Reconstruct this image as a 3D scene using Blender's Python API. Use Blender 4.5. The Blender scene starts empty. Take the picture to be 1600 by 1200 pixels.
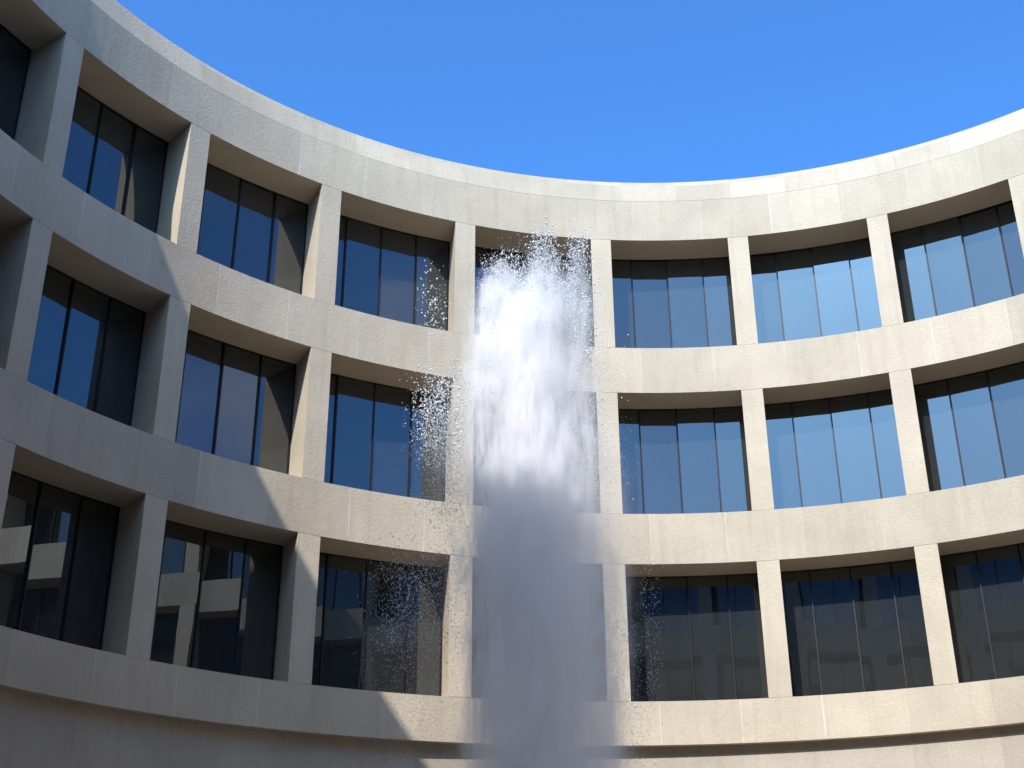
import bpy, math, random
import numpy as np

random.seed(7); rng = np.random.default_rng(7)
sc = bpy.context.scene
COL = sc.collection
PI = math.pi
R = 16.5                    # courtyard radius, metres
EYE = 1.6
def Z(h): return EYE + h * R
PHI0 = -0.45144             # azimuth (from +Y towards +X) of one window bay's centre
PITCH = PI / 12             # 24 bays round the courtyard
W = 0.2235                  # opening width at the face (rad)
DEP = 0.0757 * R            # recess of the glass
WG = 0.2524                 # opening width at the glass
OPEN_H = 0.2282 * R
LEVELS = [Z(1.0598), Z(0.7423), Z(0.4251)]      # sill heights: top, middle, bottom row
HB = Z(0.3565); HLIP = Z(1.3760); HSKY = Z(1.42686); CSKY = 0.0136 * R
DSOF = 0.31
R_OUT = 33.0
SUN_AZ, SUN_EL = math.radians(-168.0), math.radians(39.1)

# ------------------------------------------------------------------ helpers
def link(o):
    COL.objects.link(o); return o
def mesh_obj(name, verts, faces, mat, parent=None, smooth=False):
    me = bpy.data.meshes.new(name)
    me.from_pydata([tuple(v) for v in verts], [], faces)
    me.update()
    if smooth:
        me.polygons.foreach_set('use_smooth', [True] * len(me.polygons))
    if mat is not None: me.materials.append(mat)
    o = link(bpy.data.objects.new(name, me))
    if parent is not None: o.parent = parent
    return o
def empty(name, loc=(0, 0, 0), rz=0):
    o = link(bpy.data.objects.new(name, None)); o.location = loc; o.rotation_euler = (0, 0, rz)
    o.empty_display_size = 0.5
    return o
def cyl(r, a, z): return (r * math.sin(a), r * math.cos(a), z)

def ring(name, profile, mat, parent, n=576, closed=True, a0=0.0, a1=2 * PI):
    """revolve a profile of (radius, z) round the courtyard's axis"""
    full = abs(a1 - a0 - 2 * PI) < 1e-6
    vs, fs = [], []
    m = len(profile); cnt = n if full else n + 1
    for i in range(cnt):
        a = a0 + (a1 - a0) * i / n
        for (r, z) in profile: vs.append(cyl(r, a, z))
    for i in range(n):
        j = (i + 1) % cnt
        for k in range(m if closed else m - 1):
            l = (k + 1) % m
            fs.append((i * m + k, i * m + l, j * m + l, j * m + k))
    if closed and not full:
        fs.append(tuple(range(m))); fs.append(tuple((cnt - 1) * m + k for k in reversed(range(m))))
    return mesh_obj(name, vs, fs, mat, parent)

class NT:
    def __init__(s, mat):
        mat.use_nodes = True; s.t = mat.node_tree; s.n = s.t.nodes; s.n.clear()
    def N(s, typ, **kw):
        n = s.n.new(typ)
        for k, v in kw.items():
            if k.startswith('_'): setattr(n, k[1:], v)
        return n
    def L(s, a, b): s.t.links.new(a, b)
    def val(s, sock, v):
        if hasattr(v, 'is_linked') or hasattr(v, 'links'): s.L(v, sock)
        else: sock.default_value = v
    def M(s, op, a, b=None, c=None, clamp=False):
        n = s.n.new('ShaderNodeMath'); n.operation = op; n.use_clamp = clamp
        s.val(n.inputs[0], a)
        if b is not None: s.val(n.inputs[1], b)
        if c is not None: s.val(n.inputs[2], c)
        return n.outputs[0]
    def noise(s, vec, scale, detail=3, rough=0.5, dim='3D'):
        n = s.n.new('ShaderNodeTexNoise'); n.noise_dimensions = dim
        n.inputs['Scale'].default_value = scale; n.inputs['Detail'].default_value = detail
        n.inputs['Roughness'].default_value = rough
        if vec is not None: s.L(vec, n.inputs['Vector'])
        return n.outputs['Fac']
    def comb(s, x, y, z):
        n = s.n.new('ShaderNodeCombineXYZ'); s.val(n.inputs[0], x); s.val(n.inputs[1], y); s.val(n.inputs[2], z)
        return n.outputs[0]
    def maprange(s, v, a, b, c, d, smooth=False):
        n = s.n.new('ShaderNodeMapRange')
        if smooth: n.interpolation_type = 'SMOOTHSTEP'
        s.val(n.inputs[0], v)
        for i, q in enumerate((a, b, c, d)): s.val(n.inputs[i + 1], q)
        return n.outputs[0]
    def mixc(s, f, a, b, blend='MIX'):
        n = s.n.new('ShaderNodeMix'); n.data_type = 'RGBA'; n.blend_type = blend
        s.val(n.inputs[0], f)
        for i, q in ((6, a), (7, b)):
            if isinstance(q, tuple): n.inputs[i].default_value = (*q, 1)
            else: s.L(q, n.inputs[i])
        return n.outputs[2]

def concrete(name, base, joint=None, joint_off=0.5, joint_col=(0.80, 0.78, 0.74), joint_w=0.0042, tone=0.08, stain=0.32, bump=0.7):
    m = bpy.data.materials.new(name); t = NT(m)
    geo = t.N('ShaderNodeNewGeometry'); pos = geo.outputs['Position']
    sep = t.N('ShaderNodeSeparateXYZ'); t.L(pos, sep.inputs[0])
    x, y, z = sep.outputs
    ang = t.M('ARCTAN2', x, y)
    arc = t.M('MULTIPLY', ang, R)
    # blotches, vertical streaks, aggregate
    blot = t.noise(pos, 0.55, 5, 0.6)
    strv = t.comb(t.M('MULTIPLY', arc, 1.0), 0.0, t.M('MULTIPLY', z, 0.09))
    strk = t.noise(strv, 3.2, 5, 0.65)
    strk2 = t.noise(t.comb(t.M('MULTIPLY', arc, 1.0), 3.0, t.M('MULTIPLY', z, 0.05)), 11.0, 3, 0.6)
    agg = t.noise(pos, 14.0, 4, 0.75)
    fine = t.noise(pos, 45.0, 2, 0.7)
    col = t.mixc(t.maprange(blot, 0.3, 0.7, 0.0, 1.0), tuple(c * (1 - stain * .45) for c in base), tuple(min(1, c * 1.05) for c in base))
    dirty = tuple(c * k for c, k in zip(base, (0.66, 0.60, 0.53)))
    col = t.mixc(t.maprange(strk, 0.50, 0.78, 0.0, stain * 1.4), col, dirty)
    col = t.mixc(t.maprange(strk2, 0.62, 0.85, 0.0, 0.30), col, tuple(min(1, c * 1.18) for c in base))
    col = t.mixc(t.maprange(agg, 0.35, 0.68, 0.30, 0.0), col, tuple(c * 0.62 for c in base))
    col = t.mixc(t.maprange(fine, 0.60, 0.80, 0.0, 0.5), col, tuple(c * 0.45 for c in base))
    if joint:
        a = t.M('ADD', t.M('DIVIDE', t.M('SUBTRACT', ang, PHI0), joint), joint_off + 100.0)
        fr = t.M('FRACT', a); pid = t.M('FLOOR', a)
        wn = t.N('ShaderNodeTexWhiteNoise', _noise_dimensions='2D')
        t.L(t.comb(pid, t.M('FLOOR', t.M('MULTIPLY', z, 0.20)), 0.0), wn.inputs['Vector'])
        k = t.maprange(wn.outputs['Value'], 0.0, 1.0, 1 - tone * 1.6, 1 + tone * .4)
        col = t.mixc(1.0, col, t.comb(k, k, k), 'MULTIPLY')
        d = t.M('ABSOLUTE', t.M('SUBTRACT', fr, 0.5))
        wv = t.noise(t.comb(arc, 0.0, t.M('MULTIPLY', z, 0.5)), 2.5, 3, 0.6)
        ed = t.M('SUBTRACT', 0.5, t.M('MULTIPLY', joint_w, t.maprange(wv, 0.3, 0.7, 0.35, 1.3)))
        ln = t.M('GREATER_THAN', d, ed)
        jn = t.N('ShaderNodeTexWhiteNoise', _noise_dimensions='2D')
        t.L(t.comb(t.M('ROUND', a), t.M('FLOOR', t.M('MULTIPLY', z, 0.20)), 0.0), jn.inputs['Vector'])
        vis = t.maprange(jn.outputs['Value'], 0.0, 1.0, 0.10, 0.62)
        col = t.mixc(t.M('MULTIPLY', ln, t.M('MULTIPLY', vis, t.maprange(wv, 0.28, 0.6, 0.35, 1.0))), col, joint_col)
    bs = t.N('ShaderNodeBsdfPrincipled')
    t.L(col, bs.inputs['Base Color']); bs.inputs['Roughness'].default_value = 0.9
    bs.inputs['Specular IOR Level'].default_value = 0.15
    h = t.M('ADD', t.M('MULTIPLY', agg, 1.0), t.M('MULTIPLY', t.noise(pos, 9.0, 4, .7), 0.3))
    bp = t.N('ShaderNodeBump'); bp.inputs['Strength'].default_value = bump; bp.inputs['Distance'].default_value = 0.02
    t.L(h, bp.inputs['Height']); t.L(bp.outputs[0], bs.inputs['Normal'])
    out = t.N('ShaderNodeOutputMaterial'); t.L(bs.outputs[0], out.inputs[0])
    return m

def simple(name, col, rough=0.6, metal=0.0, var=0.15, scale=6.0, spec=0.3):
    m = bpy.data.materials.new(name); t = NT(m)
    geo = t.N('ShaderNodeNewGeometry')
    nz = t.noise(geo.outputs['Position'], scale, 4, 0.6)
    c = t.mixc(nz, tuple(q * (1 - var) for q in col), tuple(min(1, q * (1 + var)) for q in col))
    bs = t.N('ShaderNodeBsdfPrincipled'); t.L(c, bs.inputs['Base Color'])
    bs.inputs['Roughness'].default_value = rough; bs.inputs['Metallic'].default_value = metal
    bs.inputs['Specular IOR Level'].default_value = spec
    out = t.N('ShaderNodeOutputMaterial'); t.L(bs.outputs[0], out.inputs[0])
    return m

CONC = (0.58, 0.482, 0.362)
M_band = concrete('sandblasted_concrete', CONC, joint=PITCH / 2, joint_off=0.5)
M_lip = concrete('coping_concrete', (0.54, 0.455, 0.35), joint=PITCH / 2.5, joint_off=0.31, joint_col=(0.40, 0.37, 0.32), joint_w=0.004, tone=0.09)
M_pier = concrete('pier_concrete', CONC)
M_low = concrete('drum_concrete', (0.52, 0.44, 0.345), joint=PITCH / 2, joint_off=0.5, joint_col=(0.40, 0.36, 0.31))
M_soff = simple('soffit_concrete', (0.60, 0.49, 0.36), 0.9, var=.10, scale=1.5)
M_frame = simple('dark_bronze_metal', (0.035, 0.026, 0.024), 0.45, 0.5, .2)
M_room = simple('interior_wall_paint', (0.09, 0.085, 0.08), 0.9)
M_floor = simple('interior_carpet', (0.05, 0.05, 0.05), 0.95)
M_roof = simple('roof_gravel', (0.30, 0.29, 0.27), 0.95, scale=20)

def glass_mat():
    m = bpy.data.materials.new('tinted_window_glass'); t = NT(m)
    geo = t.N('ShaderNodeNewGeometry')
    nz = t.noise(geo.outputs['Position'], 0.9, 2, 0.5)
    bp = t.N('ShaderNodeBump'); bp.inputs['Strength'].default_value = 0.04; bp.inputs['Distance'].default_value = 0.01
    t.L(nz, bp.inputs['Height'])
    gl = t.N('ShaderNodeBsdfGlossy'); gl.inputs['Roughness'].default_value = 0.0
    gl.inputs['Color'].default_value = (0.86, 0.93, 1.0, 1); t.L(bp.outputs[0], gl.inputs['Normal'])
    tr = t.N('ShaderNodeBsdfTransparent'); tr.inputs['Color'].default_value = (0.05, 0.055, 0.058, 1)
    df = t.N('ShaderNodeBsdfDiffuse')
    dust = t.noise(geo.outputs['Position'], 2.2, 4, 0.6)
    t.L(t.mixc(dust, (0.30, 0.33, 0.33), (0.52, 0.54, 0.52)), df.inputs['Color'])
    mx0 = t.N('ShaderNodeMixShader'); mx0.inputs[0].default_value = DUST
    t.L(tr.outputs[0], mx0.inputs[1]); t.L(df.outputs[0], mx0.inputs[2])
    fr = t.N('ShaderNodeFresnel'); fr.inputs['IOR'].default_value = 1.5
    fac = t.maprange(fr.outputs[0], 0.04, 1.0, REFL, 0.96)
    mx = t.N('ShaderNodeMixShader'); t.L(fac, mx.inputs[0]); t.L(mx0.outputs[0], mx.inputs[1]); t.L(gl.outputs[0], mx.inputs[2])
    out = t.N('ShaderNodeOutputMaterial'); t.L(mx.outputs[0], out.inputs[0])
    return m
DUST, REFL = 0.055, 0.12
M_glass = glass_mat()

# ------------------------------------------------------------------ setting: ground
def ground_mat():
    m = bpy.data.materials.new('plaza_aggregate'); t = NT(m)
    geo = t.N('ShaderNodeNewGeometry'); pos = geo.outputs['Position']
    a = t.noise(pos, 0.15, 4, .6); b = t.noise(pos, 25.0, 3, .7)
    c = t.mixc(a, (0.32, 0.255, 0.185), (0.44, 0.36, 0.27)); c = t.mixc(t.maprange(b, .4, .7, 0, .4), c, (0.16, 0.15, 0.14))
    bs = t.N('ShaderNodeBsdfPrincipled'); t.L(c, bs.inputs['Base Color']); bs.inputs['Roughness'].default_value = .9
    out = t.N('ShaderNodeOutputMaterial'); t.L(bs.outputs[0], out.inputs[0]); return m
g = mesh_obj('plaza_ground', [(-900, -900, 0), (900, -900, 0), (900, 900, 0), (-900, 900, 0)], [(0, 1, 2, 3)], ground_mat())
g['kind'] = 'structure'; g['label'] = 'pale paved plaza ground below and around the round building'

# ------------------------------------------------------------------ the building
B = empty('museum_building')
B['label'] = 'round pale concrete building curving around the courtyard with three rows of deep square windows'
B['category'] = 'building'
GAP = 0.007
tops = [s + OPEN_H for s in LEVELS]
# parapet band, then the spandrel bands below each row
ring('parapet_band', [(R, tops[0]), (R, HLIP - 0.012), (R + 0.45, HLIP - 0.012), (R + 0.45, HLIP - 0.3), (R + DEP + .25, HLIP - 0.3), (R + DEP + .25, tops[0])], M_band, B)
ring('coping', [(R + 0.006, HLIP), (R + CSKY, HSKY), (R + 0.75, HSKY), (R + 0.75, HLIP - 1.2), (R + 0.452, HLIP - 1.2), (R + 0.452, HLIP)], M_lip, B)
for lo, hi in ((tops[1], LEVELS[0]), (tops[2], LEVELS[1]), (HB, LEVELS[2])):
    ring('spandrel_band', [(R, lo), (R, hi), (R + DEP + .25, hi), (R + DEP + .25, lo)], M_band, B)
for o in [o for o in B.children if o.name.startswith(('parapet', 'spandrel'))]:
    o.data.materials.append(M_soff)
    for p in o.data.polygons:
        if abs(p.normal.z) > 0.9 and p.center.z < min(v.co.z for v in o.data.vertices[:12]) + 0.05: p.material_index = 1
# recessed drum wall and underside
ring('drum_wall', [(R + DSOF, HB - 0.003), (R + DSOF, 5.6), (R + DEP + .25, 5.6), (R + DEP + .25, HB - 0.003)], M_low, B)
ring('soffit_slab', [(R + DEP + .252, 5.6), (R_OUT, 5.6), (R_OUT, 6.0), (R + DEP + .252, 6.0)], M_low, B, n=192)
# interior: floors, rear wall, roof, outer wall
for s in LEVELS:
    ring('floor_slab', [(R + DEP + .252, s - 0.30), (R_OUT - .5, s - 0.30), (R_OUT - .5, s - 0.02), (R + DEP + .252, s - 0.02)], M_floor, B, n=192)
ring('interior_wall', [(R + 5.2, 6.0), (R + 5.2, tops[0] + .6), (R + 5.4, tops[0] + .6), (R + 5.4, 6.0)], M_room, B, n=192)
ring('roof', [(R + DEP + .252, tops[0] + .25), (R_OUT - .5, tops[0] + .25), (R_OUT - .5, tops[0] + .60), (R + DEP + .252, tops[0] + .60)], M_roof, B, n=192)
ring('outer_wall', [(R_OUT - .5, 6.001), (R_OUT - .5, HSKY), (R_OUT, HSKY), (R_OUT, 6.001)], M_pier, B, n=288)
# the four great legs that carry the ring
for k in range(4):
    a = math.radians(45 + 90 * k) + 0.1
    p0, p1 = a - 0.11, a + 0.11
    vs = []
    for z, s in ((0.0, 0.75), (5.599, 1.25)):
        for rr, da in ((R + 4.0 - (s - 1) * 3, -1), (R + 4.0 - (s - 1) * 3, 1), (R + 12.5 + (s - 1) * 3, 1), (R + 12.5 + (s - 1) * 3, -1)):
            vs.append(cyl(rr, a + da * 0.11 * s, z))
    mesh_obj('support_leg', vs, [(0, 1, 2, 3), (7, 6, 5, 4), (0, 4, 5, 1), (1, 5, 6, 2), (2, 6, 7, 3), (3, 7, 4, 0)], M_pier, B)

# pier prototype, standing at azimuth 0 (pier centre) and turned into place
def make_pier():
    hf = (PITCH - W) / 2; hb = (PITCH - WG) / 2
    vs, fs = [], []
    n = 6
    r0, r1 = R + 0.003, R + DEP + 0.06
    prof = [(r0, -hf + 2 * hf * i / n) for i in range(n + 1)] + [(r1, hb), (r1, -hb)]
    z0, z1 = GAP, OPEN_H - GAP
    m = len(prof)
    for z in (z0, z1):
        for r, a in prof: vs.append(cyl(r, a, z))
    for k in range(m): fs.append((k, (k + 1) % m, m + (k + 1) % m, m + k))
    fs.append(tuple(reversed(range(m)))); fs.append(tuple(range(m, 2 * m)))
    return vs, fs

def box(vs, fs, x0, x1, y0, y1, z0, z1):
    b = len(vs)
    vs += [(x0, y0, z0), (x1, y0, z0), (x1, y1, z0), (x0, y1, z0), (x0, y0, z1), (x1, y0, z1), (x1, y1, z1), (x0, y1, z1)]
    fs += [(b, b + 3, b + 2, b + 1), (b + 4, b + 5, b + 6, b + 7), (b, b + 1, b + 5, b + 4), (b + 1, b + 2, b + 6, b + 5), (b + 2, b + 3, b + 7, b + 6), (b + 3, b, b + 4, b + 7)]

pv, pf = make_pier()
pier_mesh = bpy.data.meshes.new('pier'); pier_mesh.from_pydata(pv, [], pf); pier_mesh.materials.append(M_pier)

# window prototype centred at azimuth 0: frame + 4 flat panes + 3 mullions
RG = R + DEP
HWG = WG / 2 - 0.002
edges = [-HWG, -0.0645, 0.0, 0.0645, HWG]
def frame_mesh():
    vs, fs = [], []
    segs = 12
    for (z0, z1) in ((0.0, 0.03), (OPEN_H - 0.03, OPEN_H)):
        base = len(vs)
        for i in range(segs + 1):
            a = -HWG + 2 * HWG * i / segs
            for r, z in ((RG - .02, z0 + .002), (RG - .02, z1 - .002), (RG + .08, z1 - .002), (RG + .08, z0 + .002)): vs.append(cyl(r, a, z))
        for i in range(segs):
            for k in range(4):
                l = (k + 1) % 4
                fs.append((base + i * 4 + k, base + i * 4 + l, base + i * 4 + 4 + l, base + i * 4 + 4 + k))
        fs.append((base, base + 1, base + 2, base + 3)); e = base + segs * 4; fs.append((e + 3, e + 2, e + 1, e))
    for s in (-1, 1):
        b = len(vs)
        for r, a in ((RG - .008, s * HWG), (RG - .008, s * (HWG - .0022)), (RG + .08, s * (HWG - .0022)), (RG + .08, s * HWG)):
            vs.append(cyl(r, a, .03)); vs.append(cyl(r, a, OPEN_H - .03))
        for k in range(4):
            l = (k + 1) % 4; fs.append((b + 2 * k, b + 2 * l, b + 2 * l + 1, b + 2 * k + 1))
    me = bpy.data.meshes.new('window_frame'); me.from_pydata(vs, [], fs); me.materials.append(M_frame); return me
F_mesh = frame_mesh()
def bar_mesh():
    vs, fs = [], []; box(vs, fs, -0.019, 0.019, -0.045, 0.05, .031, OPEN_H - .031)
    me = bpy.data.meshes.new('mullion'); me.from_pydata(vs, [], fs); me.materials.append(M_frame); return me
Bar = bar_mesh()
pane_meshes = []
for i in range(4):
    a0, a1 = edges[i], edges[i + 1]; ac = (a0 + a1) / 2
    hw = RG * math.sin((a1 - a0) / 2) - 0.012
    me = bpy.data.meshes.new('pane')
    vs, fs = [], []
    # gently bowed sheet so that reflections bend a little, as float glass does
    n = 6
    vs = []
    for u in range(n + 1):
        for v in range(n + 1):
            x = -hw + 2 * hw * u / n; z = .032 + (OPEN_H - .064) * v / n
            y = 0.0012 * math.cos(PI * (u / n - .5)) * math.cos(PI * (v / n - .5))
            vs.append((x, y, z))
    for u in range(n):
        for v in range(n):
            b = u * (n + 1) + v; fs.append((b, b + n + 1, b + n + 2, b + 1))
    me.from_pydata(vs, [], fs); me.materials.append(M_glass)
    me.polygons.foreach_set('use_smooth', [True] * len(me.polygons))
    pane_meshes.append((me, ac))

win0 = bpy.data.objects.new('window', F_mesh)
for row, s in enumerate(LEVELS):
    for c in range(24):
        phi = PHI0 + (c - 4) * PITCH
        p = link(bpy.data.objects.new('pier', pier_mesh)); p.parent = B
        p.location = (0, 0, s); p.rotation_euler = (0, 0, -(phi + PITCH / 2))
        w = link(win0 if (row == 0 and c == 0) else win0.copy()); w.parent = B
        w.location = (0, 0, s); w.rotation_euler = (0, 0, -phi)
        for me, ac in pane_meshes:
            q = link(bpy.data.objects.new('pane', me)); q.parent = w
            rr = (RG + .012) * math.cos((edges[1] - edges[0]) / 2)
            q.location = cyl(rr, ac, 0)
            q.rotation_euler = (random.gauss(0, 0.0035), random.gauss(0, 0.001), -ac + random.gauss(0, 0.004))
        for a in edges[1:4]:
            q = link(bpy.data.objects.new('mullion', Bar)); q.parent = w
            q.location = cyl(RG, a, 0); q.rotation_euler = (0, 0, -a)

# ------------------------------------------------------------------ the fountain
D_F = 1.50 * R; BEAR = -0.195
CAMX, CAMY = 0.0, -1.22343 * R
FX = CAMX + D_F * math.sin(BEAR); FY = CAMY + D_F * math.cos(BEAR)
FT = empty('fountain', (FX, FY, 0), -BEAR)
FT['label'] = 'tall white water jet shooting up in front of the windows, with falling spray'
FT['category'] = 'fountain'
M_bronze = simple('basin_bronze', (0.12, 0.09, 0.06), 0.5, 0.6)
def lathe(name, prof, mat, parent, n=96):
    vs, fs = [], []; m = len(prof)
    for i in range(n):
        a = 2 * PI * i / n
        for r, z in prof: vs.append((r * math.cos(a), r * math.sin(a), z))
    for i in range(n):
        j = (i + 1) % n
        for k in range(m - 1): fs.append((i * m + k, j * m + k, j * m + k + 1, i * m + k + 1))
    return mesh_obj(name, vs, fs, mat, parent, smooth=False)
lathe('basin', [(5.6, 0.004), (5.6, .55), (5.2, .55), (5.2, .10), (0.01, .10)], M_bronze, FT)
def water_mat():
    m = bpy.data.materials.new('pool_water'); t = NT(m)
    geo = t.N('ShaderNodeNewGeometry'); nz = t.noise(geo.outputs['Position'], 4.0, 4, .6)
    bp = t.N('ShaderNodeBump'); bp.inputs['Strength'].default_value = .6; t.L(nz, bp.inputs['Height'])
    bs = t.N('ShaderNodeBsdfPrincipled'); bs.inputs['Base Color'].default_value = (.10, .13, .14, 1); bs.inputs['Roughness'].default_value = .08
    t.L(bp.outputs[0], bs.inputs['Normal'])
    out = t.N('ShaderNodeOutputMaterial'); t.L(bs.outputs[0], out.inputs[0]); return m
lathe('pool_surface', [(5.199, .40), (0.01, .40)], water_mat(), FT)
lathe('nozzle', [(0.01, 1.0), (.12, 1.0), (.16, .7), (.30, .38)], M_bronze, FT, 24)

def px(v): return (v - 838) * D_F / 2087
def pz(v): return EYE + D_F * math.tan(0.46305 - math.atan((v - 516.5) / 2087))
def PL(x, y, r, top0, top1, k, b0=None, b1=None, sharp=1.0):
    return (px(x), y, r * D_F / 2087, pz(b0) if b0 else 0, pz(b1) if b1 else 0, pz(top0), pz(top1), k, sharp)
PLUMES = [            # centre, depth, radius, full below, gone above, density per metre
    PL(812, 0.0, 58, 520, 430, 7.0),
    PL(808, 0.0, 72, 570, 440, 2.4, 820, 700, sharp=1.4),
    PL(822, 0.0, 58, 680, 560, 1.0, sharp=1.5),
    PL(826, 0.0, 84, 860, 620, 0.7, sharp=1.8),
    PL(838, 0.0, 122, 1000, 680, 0.9, sharp=3.0),
    PL(890, 0.1, 66, 900, 560, 0.5, sharp=1.4),
    PL(752, 0.1, 42, 1000, 760, 0.45),
    PL(905, 0.1, 26, 500, 390, 3.0, 800, 640),
    PL(762, 0.0, 42, 480, 415, 3.0, 660, 560),
    PL(728, 0.2, 40, 780, 520, 0.8, 1050, 900),
    PL(842, 0.0, 24, 450, 375, 1.6, 620, 500),
]
# mist body: one volume, density written as a sum of plumes (local x = across, y = away, z = up)
def mist_mat():
    m = bpy.data.materials.new('mist_and_foam'); t = NT(m)
    tc = t.N('ShaderNodeTexCoord'); P = tc.outputs['Object']
    sep = t.N('ShaderNodeSeparateXYZ'); t.L(P, sep.inputs[0]); x, y, z = sep.outputs
    n1 = t.noise(t.comb(t.M('MULTIPLY', x, 1.0), t.M('MULTIPLY', y, 1.0), t.M('MULTIPLY', z, 0.28)), 1.5, 3, .6)
    n2 = t.noise(t.comb(t.M('ADD', x, 9.0), y, t.M('MULTIPLY', z, 0.25)), 4.5, 3, .65)
    nb = t.noise(t.comb(t.M('ADD', x, 5.0), y, t.M('MULTIPLY', z, 0.9)), 3.0, 3, .6)
    n3 = t.noise(t.comb(x, y, t.M('MULTIPLY', z, 0.22)), 13.0, 2, .6)
    wx0 = t.M('ADD', x, t.M('MULTIPLY', t.M('SUBTRACT', n1, .5), 1.1))
    wx = t.M('ADD', wx0, t.M('MULTIPLY', t.M('SUBTRACT', n3, .5), 0.5))
    nz4 = t.noise(t.comb(t.M('ADD', x, 21.0), y, t.M('MULTIPLY', z, 0.55)), 0.9, 3, .65)
    wx = t.M('ADD', wx, t.M('MULTIPLY', t.M('SUBTRACT', nz4, .5), 0.9))
    wy = t.M('ADD', y, t.M('MULTIPLY', t.M('SUBTRACT', n2, .5), 0.9))
    wz = t.M('ADD', z, t.M('MULTIPLY', t.M('SUBTRACT', nb, .5), 2.6))
    tot = None
    # (x, y, radius, z bottom fade a->b, z top fade a->b, density)
    for (qx, qy, r0, b0, b1, t0, t1, k, shp) in PLUMES:
        dx = t.M('SUBTRACT', wx, qx); dy = t.M('SUBTRACT', wy, qy)
        d2 = t.M('DIVIDE', t.M('ADD', t.M('MULTIPLY', dx, dx), t.M('MULTIPLY', dy, dy)), r0 * r0)
        if shp != 1.0: d2 = t.M('POWER', d2, shp)
        gsn = t.M('EXPONENT', t.M('MULTIPLY', d2, -1.3))
        v = t.M('MULTIPLY', gsn, t.maprange(wz, t0, t1, k, 0.0, True))
        if b1 > 0: v = t.M('MULTIPLY', v, t.maprange(wz, b0, b1, 0.0, 1.0, True))
        tot = v if tot is None else t.M('ADD', tot, v)
    tot = t.M('SUBTRACT', tot, 0.012)
    tot = t.M('MULTIPLY', tot, t.M('MULTIPLY', t.M('MULTIPLY', t.maprange(n2, 0.38, 0.64, 0.2, 2.0), t.maprange(n1, 0.35, 0.65, 0.55, 1.5)), t.maprange(n3, 0.38, 0.64, 0.25, 1.9)))
    tot = t.M('MAXIMUM', tot, 0.0)
    pv = t.N('ShaderNodeVolumePrincipled')
    pv.inputs['Color'].default_value = (1.0, 0.994, 0.999, 1)
    t.L(tot, pv.inputs['Density']); pv.inputs['Anisotropy'].default_value = 0.0
    out = t.N('ShaderNodeOutputMaterial'); t.L(pv.outputs[0], out.inputs['Volume'])
    return m
lathe('water_jet', [(0.02, .42), (2.1, .42), (2.3, 6), (2.3, 12), (1.9, 14.4), (1.2, 15.6), (0.02, 15.9)], mist_mat(), FT, 32)
m = bpy.data.objects['water_jet'].data.materials[0]
try: m.cycles.volume_step_rate = 1.0
except Exception: pass

# spray: tens of thousands of separate drops
def drops_mat():
    m = bpy.data.materials.new('water_drops'); t = NT(m)
    df = t.N('ShaderNodeBsdfDiffuse'); df.inputs['Color'].default_value = (.86, .88, .9, 1)
    tl = t.N('ShaderNodeBsdfTranslucent'); tl.inputs['Color'].default_value = (.86, .88, .9, 1)
    gl = t.N('ShaderNodeBsdfGlossy'); gl.inputs['Roughness'].default_value = .15
    a = t.N('ShaderNodeMixShader'); a.inputs[0].default_value = .25; t.L(df.outputs[0], a.inputs[1]); t.L(tl.outputs[0], a.inputs[2])
    b = t.N('ShaderNodeMixShader'); b.inputs[0].default_value = .12; t.L(a.outputs[0], b.inputs[1]); t.L(gl.outputs[0], b.inputs[2])
    out = t.N('ShaderNodeOutputMaterial'); t.L(b.outputs[0], out.inputs[0]); return m
pts = []
def cluster(n, clumps, xs, zs, ys=0.6, size=(.006, .02), spread=(.10, .16), tilt=0.0, bias=1.0, uni=.35):
    """n drops in a falling sheet: xs, zs = extents; drops gather in clumps"""
    nc = int(n * (1 - uni))
    cx = rng.uniform(xs[0], xs[1], clumps); u = rng.uniform(0, 1, clumps) ** bias; cz = zs[1] + (zs[0] - zs[1]) * u
    cx = cx + tilt * (cz - zs[1]); cy = rng.normal(0, ys, clumps)
    idx = rng.integers(0, clumps, nc)
    X = cx[idx] + rng.normal(0, spread[0], nc); Zz = cz[idx] + rng.normal(0, spread[1], nc); Y = cy[idx] + rng.normal(0, .12, nc)
    m = n - nc
    u = rng.uniform(0, 1, m) ** bias; z2 = zs[1] + (zs[0] - zs[1]) * u
    mid = (xs[0] + xs[1]) / 2; hw = (xs[1] - xs[0]) / 2
    x2 = mid + rng.normal(0, hw * .7, m) + tilt * (z2 - zs[1]); y2 = rng.normal(0, ys, m)
    X = np.concatenate([X, x2]); Zz = np.concatenate([Zz, z2]); Y = np.concatenate([Y, y2])
    s = .76 * size[0] * (size[1] / size[0]) ** (rng.uniform(0, 1, n) ** 2.4)
    pts.append(np.stack([X, Y, Zz, s], 1))
def C(n, clumps, x0, x1, y0, y1, **k): cluster(n, clumps, (px(x0), px(x1)), (pz(y1), pz(y0)), **k)
C(2600, 90, 822, 862, 372, 470, size=(.009, .028), spread=(.09, .14), ys=.25)
C(2600, 90, 886, 920, 372, 560, size=(.009, .028), spread=(.08, .20), ys=.25)
C(2400, 90, 742, 800, 415, 470, size=(.009, .028), spread=(.12, .12), ys=.3)
C(3600, 120, 780, 900, 430, 540, size=(.009, .028), spread=(.16, .18), ys=.3)
C(160, 30, 742, 830, 372, 430, size=(.006, .014), spread=(.12, .14), ys=.3)
C(260, 20, 840, 860, 305, 370, size=(.003, .009), spread=(.09, .18), ys=.2)
C(200, 16, 888, 905, 320, 370, size=(.003, .009), spread=(.07, .18), ys=.2)
C(3600, 120, 850, 935, 500, 800, size=(0.0068, 0.0195), spread=(.18, .35), ys=.5)
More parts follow.
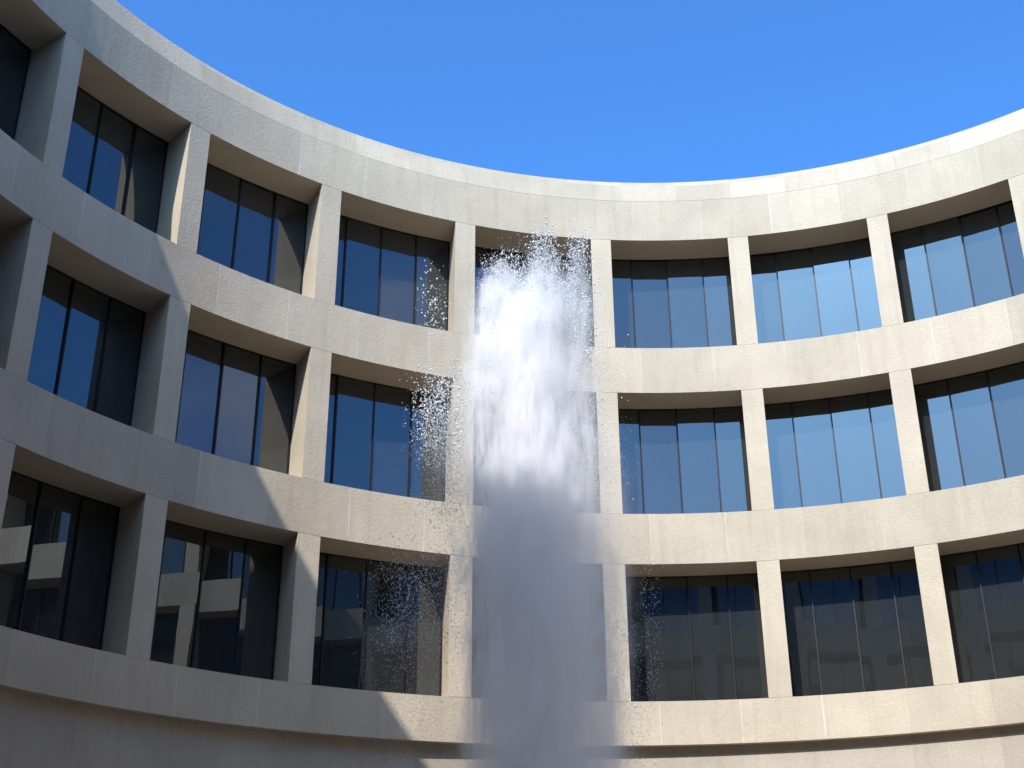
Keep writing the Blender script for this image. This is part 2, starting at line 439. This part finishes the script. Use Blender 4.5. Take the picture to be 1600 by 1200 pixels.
C(1800, 60, 735, 775, 480, 640, size=(0.0068, 0.0225), spread=(.14, .28), ys=.5)
C(170, 16, 628, 662, 445, 512, size=(0.0102, 0.0330), spread=(.08, .16), ys=.3, uni=.4)
C(120, 14, 655, 700, 430, 512, size=(0.0051, 0.0150), spread=(.10, .2), ys=.3)
C(4200, 130, 634, 706, 588, 700, size=(0.0068, 0.0270), spread=(.16, .20), ys=.5, bias=.9)
C(3400, 90, 640, 700, 660, 800, size=(0.0051, 0.0165), spread=(.2, .3), ys=.5)
C(4200, 110, 590, 690, 860, 1000, size=(0.0051, 0.0150), spread=(.24, .3), ys=.7)
C(3000, 90, 590, 700, 960, 1130, size=(0.0034, 0.0086), spread=(.3, .4), ys=.8)
C(800, 60, 610, 720, 740, 880, size=(0.0026, 0.0073), spread=(.3, .4), ys=.7)
C(1600, 50, 560, 720, 1080, 1230, size=(0.0034, 0.0086), spread=(.3, .4), ys=.9)
C(1700, 100, 925, 968, 680, 1000, size=(0.0030, 0.0089), spread=(.14, .35), ys=.6)
C(1800, 100, 925, 978, 960, 1240, size=(0.0038, 0.0135), spread=(.16, .35), ys=.6)
C(600, 30, 985, 1010, 880, 1100, size=(0.0043, 0.0120), spread=(.10, .3), ys=.6)
C(700, 80, 700, 735, 600, 1150, size=(0.0030, 0.0073), spread=(.16, .4), ys=.7)
A = np.concatenate(pts); N = len(A)
octv = np.array([(1, 0, 0), (-1, 0, 0), (0, 1, 0), (0, -1, 0), (0, 0, 1.25), (0, 0, -1.25), (.62, .62, .2), (-.62, .62, -.2), (.62, -.62, -.2), (-.62, -.62, .2)], float)[:6]
octf = np.array([(0, 2, 4), (2, 1, 4), (1, 3, 4), (3, 0, 4), (2, 0, 5), (1, 2, 5), (3, 1, 5), (0, 3, 5)])
th = rng.uniform(0, 2 * PI, N); st = rng.uniform(.8, 1.9, N); lean = rng.normal(0, .5, N)
V = octv[None] * A[:, 3][:, None, None]
V[:, :, 2] *= st[:, None]
c, s = np.cos(lean)[:, None], np.sin(lean)[:, None]
xx = V[:, :, 0] * c + V[:, :, 2] * s; zz = -V[:, :, 0] * s + V[:, :, 2] * c
c, s = np.cos(th)[:, None], np.sin(th)[:, None]
V = np.stack([xx * c - V[:, :, 1] * s, xx * s + V[:, :, 1] * c, zz], -1) if False else np.stack([xx, V[:, :, 1], zz], -1)
V = V + A[:, None, :3]
Fc = octf[None] + (np.arange(N) * 6)[:, None, None]
me = bpy.data.meshes.new('spray_drops'); me.from_pydata(V.reshape(-1, 3).tolist(), [], Fc.reshape(-1, 3).tolist())
me.polygons.foreach_set('use_smooth', [True] * len(me.polygons)); me.materials.append(drops_mat())
sp = link(bpy.data.objects.new('spray_drops', me)); sp.parent = FT; sp['kind'] = 'stuff'

# ------------------------------------------------------------------ light
w = bpy.data.worlds.new('World'); sc.world = w; w.use_nodes = True
nt = w.node_tree; bg = nt.nodes['Background']
sky = nt.nodes.new('ShaderNodeTexSky'); sky.sky_type = 'NISHITA'; sky.sun_disc = False
sky.sun_elevation = SUN_EL; sky.sun_rotation = SUN_AZ % (2 * PI)
sky.air_density = 1.0; sky.dust_density = 2.6; sky.ozone_density = 3.0
tint = nt.nodes.new('ShaderNodeMix'); tint.data_type = 'RGBA'; tint.blend_type = 'MULTIPLY'; tint.inputs[0].default_value = 1.0
tint.inputs[7].default_value = (0.66, 1.38, 2.12, 1)
nt.links.new(sky.outputs[0], tint.inputs[6]); 
ZENITH_FILL_TINT = (2.5, 2.1, 1.7, 1)  # warm lift of the unseen overhead sky, added to neutralise blue shade
# soft fair-weather clouds, low in the half of the sky behind the photographer
def WN(typ, **k):
    n = nt.nodes.new(typ)
    for a, b in k.items(): setattr(n, a, b)
    return n
def WM(op, a, b=None):
    n = WN('ShaderNodeMath', operation=op, use_clamp=False)
    for i, q in enumerate((a, b)):
        if q is None: continue
        if hasattr(q, 'links'): nt.links.new(q, n.inputs[i])
        else: n.inputs[i].default_value = q
    return n.outputs[0]
def WR(v, a, b, c, d):
    n = WN('ShaderNodeMapRange', interpolation_type='SMOOTHSTEP'); nt.links.new(v, n.inputs[0])
    for i, q in enumerate((a, b, c, d)): n.inputs[i + 1].default_value = q
    return n.outputs[0]
wtc = WN('ShaderNodeTexCoord'); wsp = WN('ShaderNodeSeparateXYZ'); nt.links.new(wtc.outputs['Generated'], wsp.inputs[0])
wsd = WN('ShaderNodeVectorMath', operation='DOT_PRODUCT'); nt.links.new(wtc.outputs['Generated'], wsd.inputs[0])
wsd.inputs[1].default_value = (math.sin(SUN_AZ) * math.cos(SUN_EL), math.cos(SUN_AZ) * math.cos(SUN_EL), math.sin(SUN_EL))
hs = WR(wsd.outputs['Value'], .62, .98, 0, 1); hz = WR(wsp.outputs[2], .74, .92, 0, 1)
tm0 = WN('ShaderNodeMix', data_type='RGBA'); nt.links.new(hs, tm0.inputs[0]); tm0.inputs[6].default_value = (0.56, 1.22, 1.96, 1); tm0.inputs[7].default_value = (0.56, 1.10, 1.75, 1)
tm = WN('ShaderNodeMix', data_type='RGBA'); nt.links.new(hz, tm.inputs[0]); nt.links.new(tm0.outputs[2], tm.inputs[6]); tm.inputs[7].default_value = ZENITH_FILL_TINT
nt.links.new(tm.outputs[2], tint.inputs[7])   # whiter, hazier air round the sun; unseen zenith tint added as warm fill
wcb = WN('ShaderNodeCombineXYZ'); nt.links.new(wsp.outputs[0], wcb.inputs[0]); nt.links.new(wsp.outputs[1], wcb.inputs[1])
nt.links.new(WM('MULTIPLY', wsp.outputs[2], 2.6), wcb.inputs[2])
wno = WN('ShaderNodeTexNoise'); wno.inputs['Scale'].default_value = 2.6; wno.inputs['Detail'].default_value = 6; wno.inputs['Roughness'].default_value = .55
nt.links.new(wcb.outputs[0], wno.inputs['Vector'])
cl = WM('MULTIPLY', WR(wno.outputs['Fac'], .46, .70, 0, .8), WM('MULTIPLY', WR(wsp.outputs[2], .42, .66, 1, 0), WR(wsp.outputs[1], -.25, .15, 1, 0)))
cm = WN('ShaderNodeMix', data_type='RGBA'); nt.links.new(WM('MULTIPLY', cl, WM('SUBTRACT', 1.0, hs)), cm.inputs[0]); nt.links.new(tint.outputs[2], cm.inputs[6]); cm.inputs[7].default_value = (6.0, 6.2, 6.6, 1)
nt.links.new(cm.outputs[2], bg.inputs['Color']); bg.inputs['Strength'].default_value = 0.125
ld = bpy.data.lights.new('sun', 'SUN'); ld.energy = 3.8; ld.angle = math.radians(0.53); ld.color = (1.0, .98, .935)
lo = link(bpy.data.objects.new('sun', ld))
from mathutils import Vector, Matrix
sd = Vector((math.sin(SUN_AZ) * math.cos(SUN_EL), math.cos(SUN_AZ) * math.cos(SUN_EL), math.sin(SUN_EL)))
lo.rotation_euler = sd.to_track_quat('Z', 'Y').to_euler(); lo.location = sd * 80

# ------------------------------------------------------------------ camera (fitted)
yaw, pit, roll, f = -0.16523, 0.46305, -0.03093, 2086.93
fw = Vector((math.sin(yaw) * math.cos(pit), math.cos(yaw) * math.cos(pit), math.sin(pit)))
rt = Vector((math.cos(yaw), -math.sin(yaw), 0)); up = rt.cross(fw)
R2 = math.cos(roll) * rt + math.sin(roll) * up; U2 = -math.sin(roll) * rt + math.cos(roll) * up
cd = bpy.data.cameras.new('camera'); cd.sensor_width = 36; cd.lens = 36 * f / 1600
cd.shift_x = -104.608 / 1600; cd.shift_y = -83.549 / 1600; cd.clip_start = .1; cd.clip_end = 3000
co = link(bpy.data.objects.new('camera', cd))
mt = Matrix((R2, U2, -fw)).transposed().to_4x4(); mt.translation = Vector((CAMX, CAMY, EYE)); co.matrix_world = mt
sc.camera = co

# ------------------------------------------------------------------ render settings
sc.render.engine = 'CYCLES'
cy = sc.cycles
cy.max_bounces = 26; cy.diffuse_bounces = 5; cy.glossy_bounces = 4; cy.transmission_bounces = 6
cy.transparent_max_bounces = 12; cy.volume_bounces = 18
cy.use_denoising = True
cy.volume_step_rate = 0.3; cy.volume_max_steps = 512
cy.sample_clamp_indirect = 8
sc.view_settings.view_transform = 'Standard'; sc.view_settings.look = 'None'
sc.view_settings.exposure = 0.52; sc.view_settings.gamma = 1
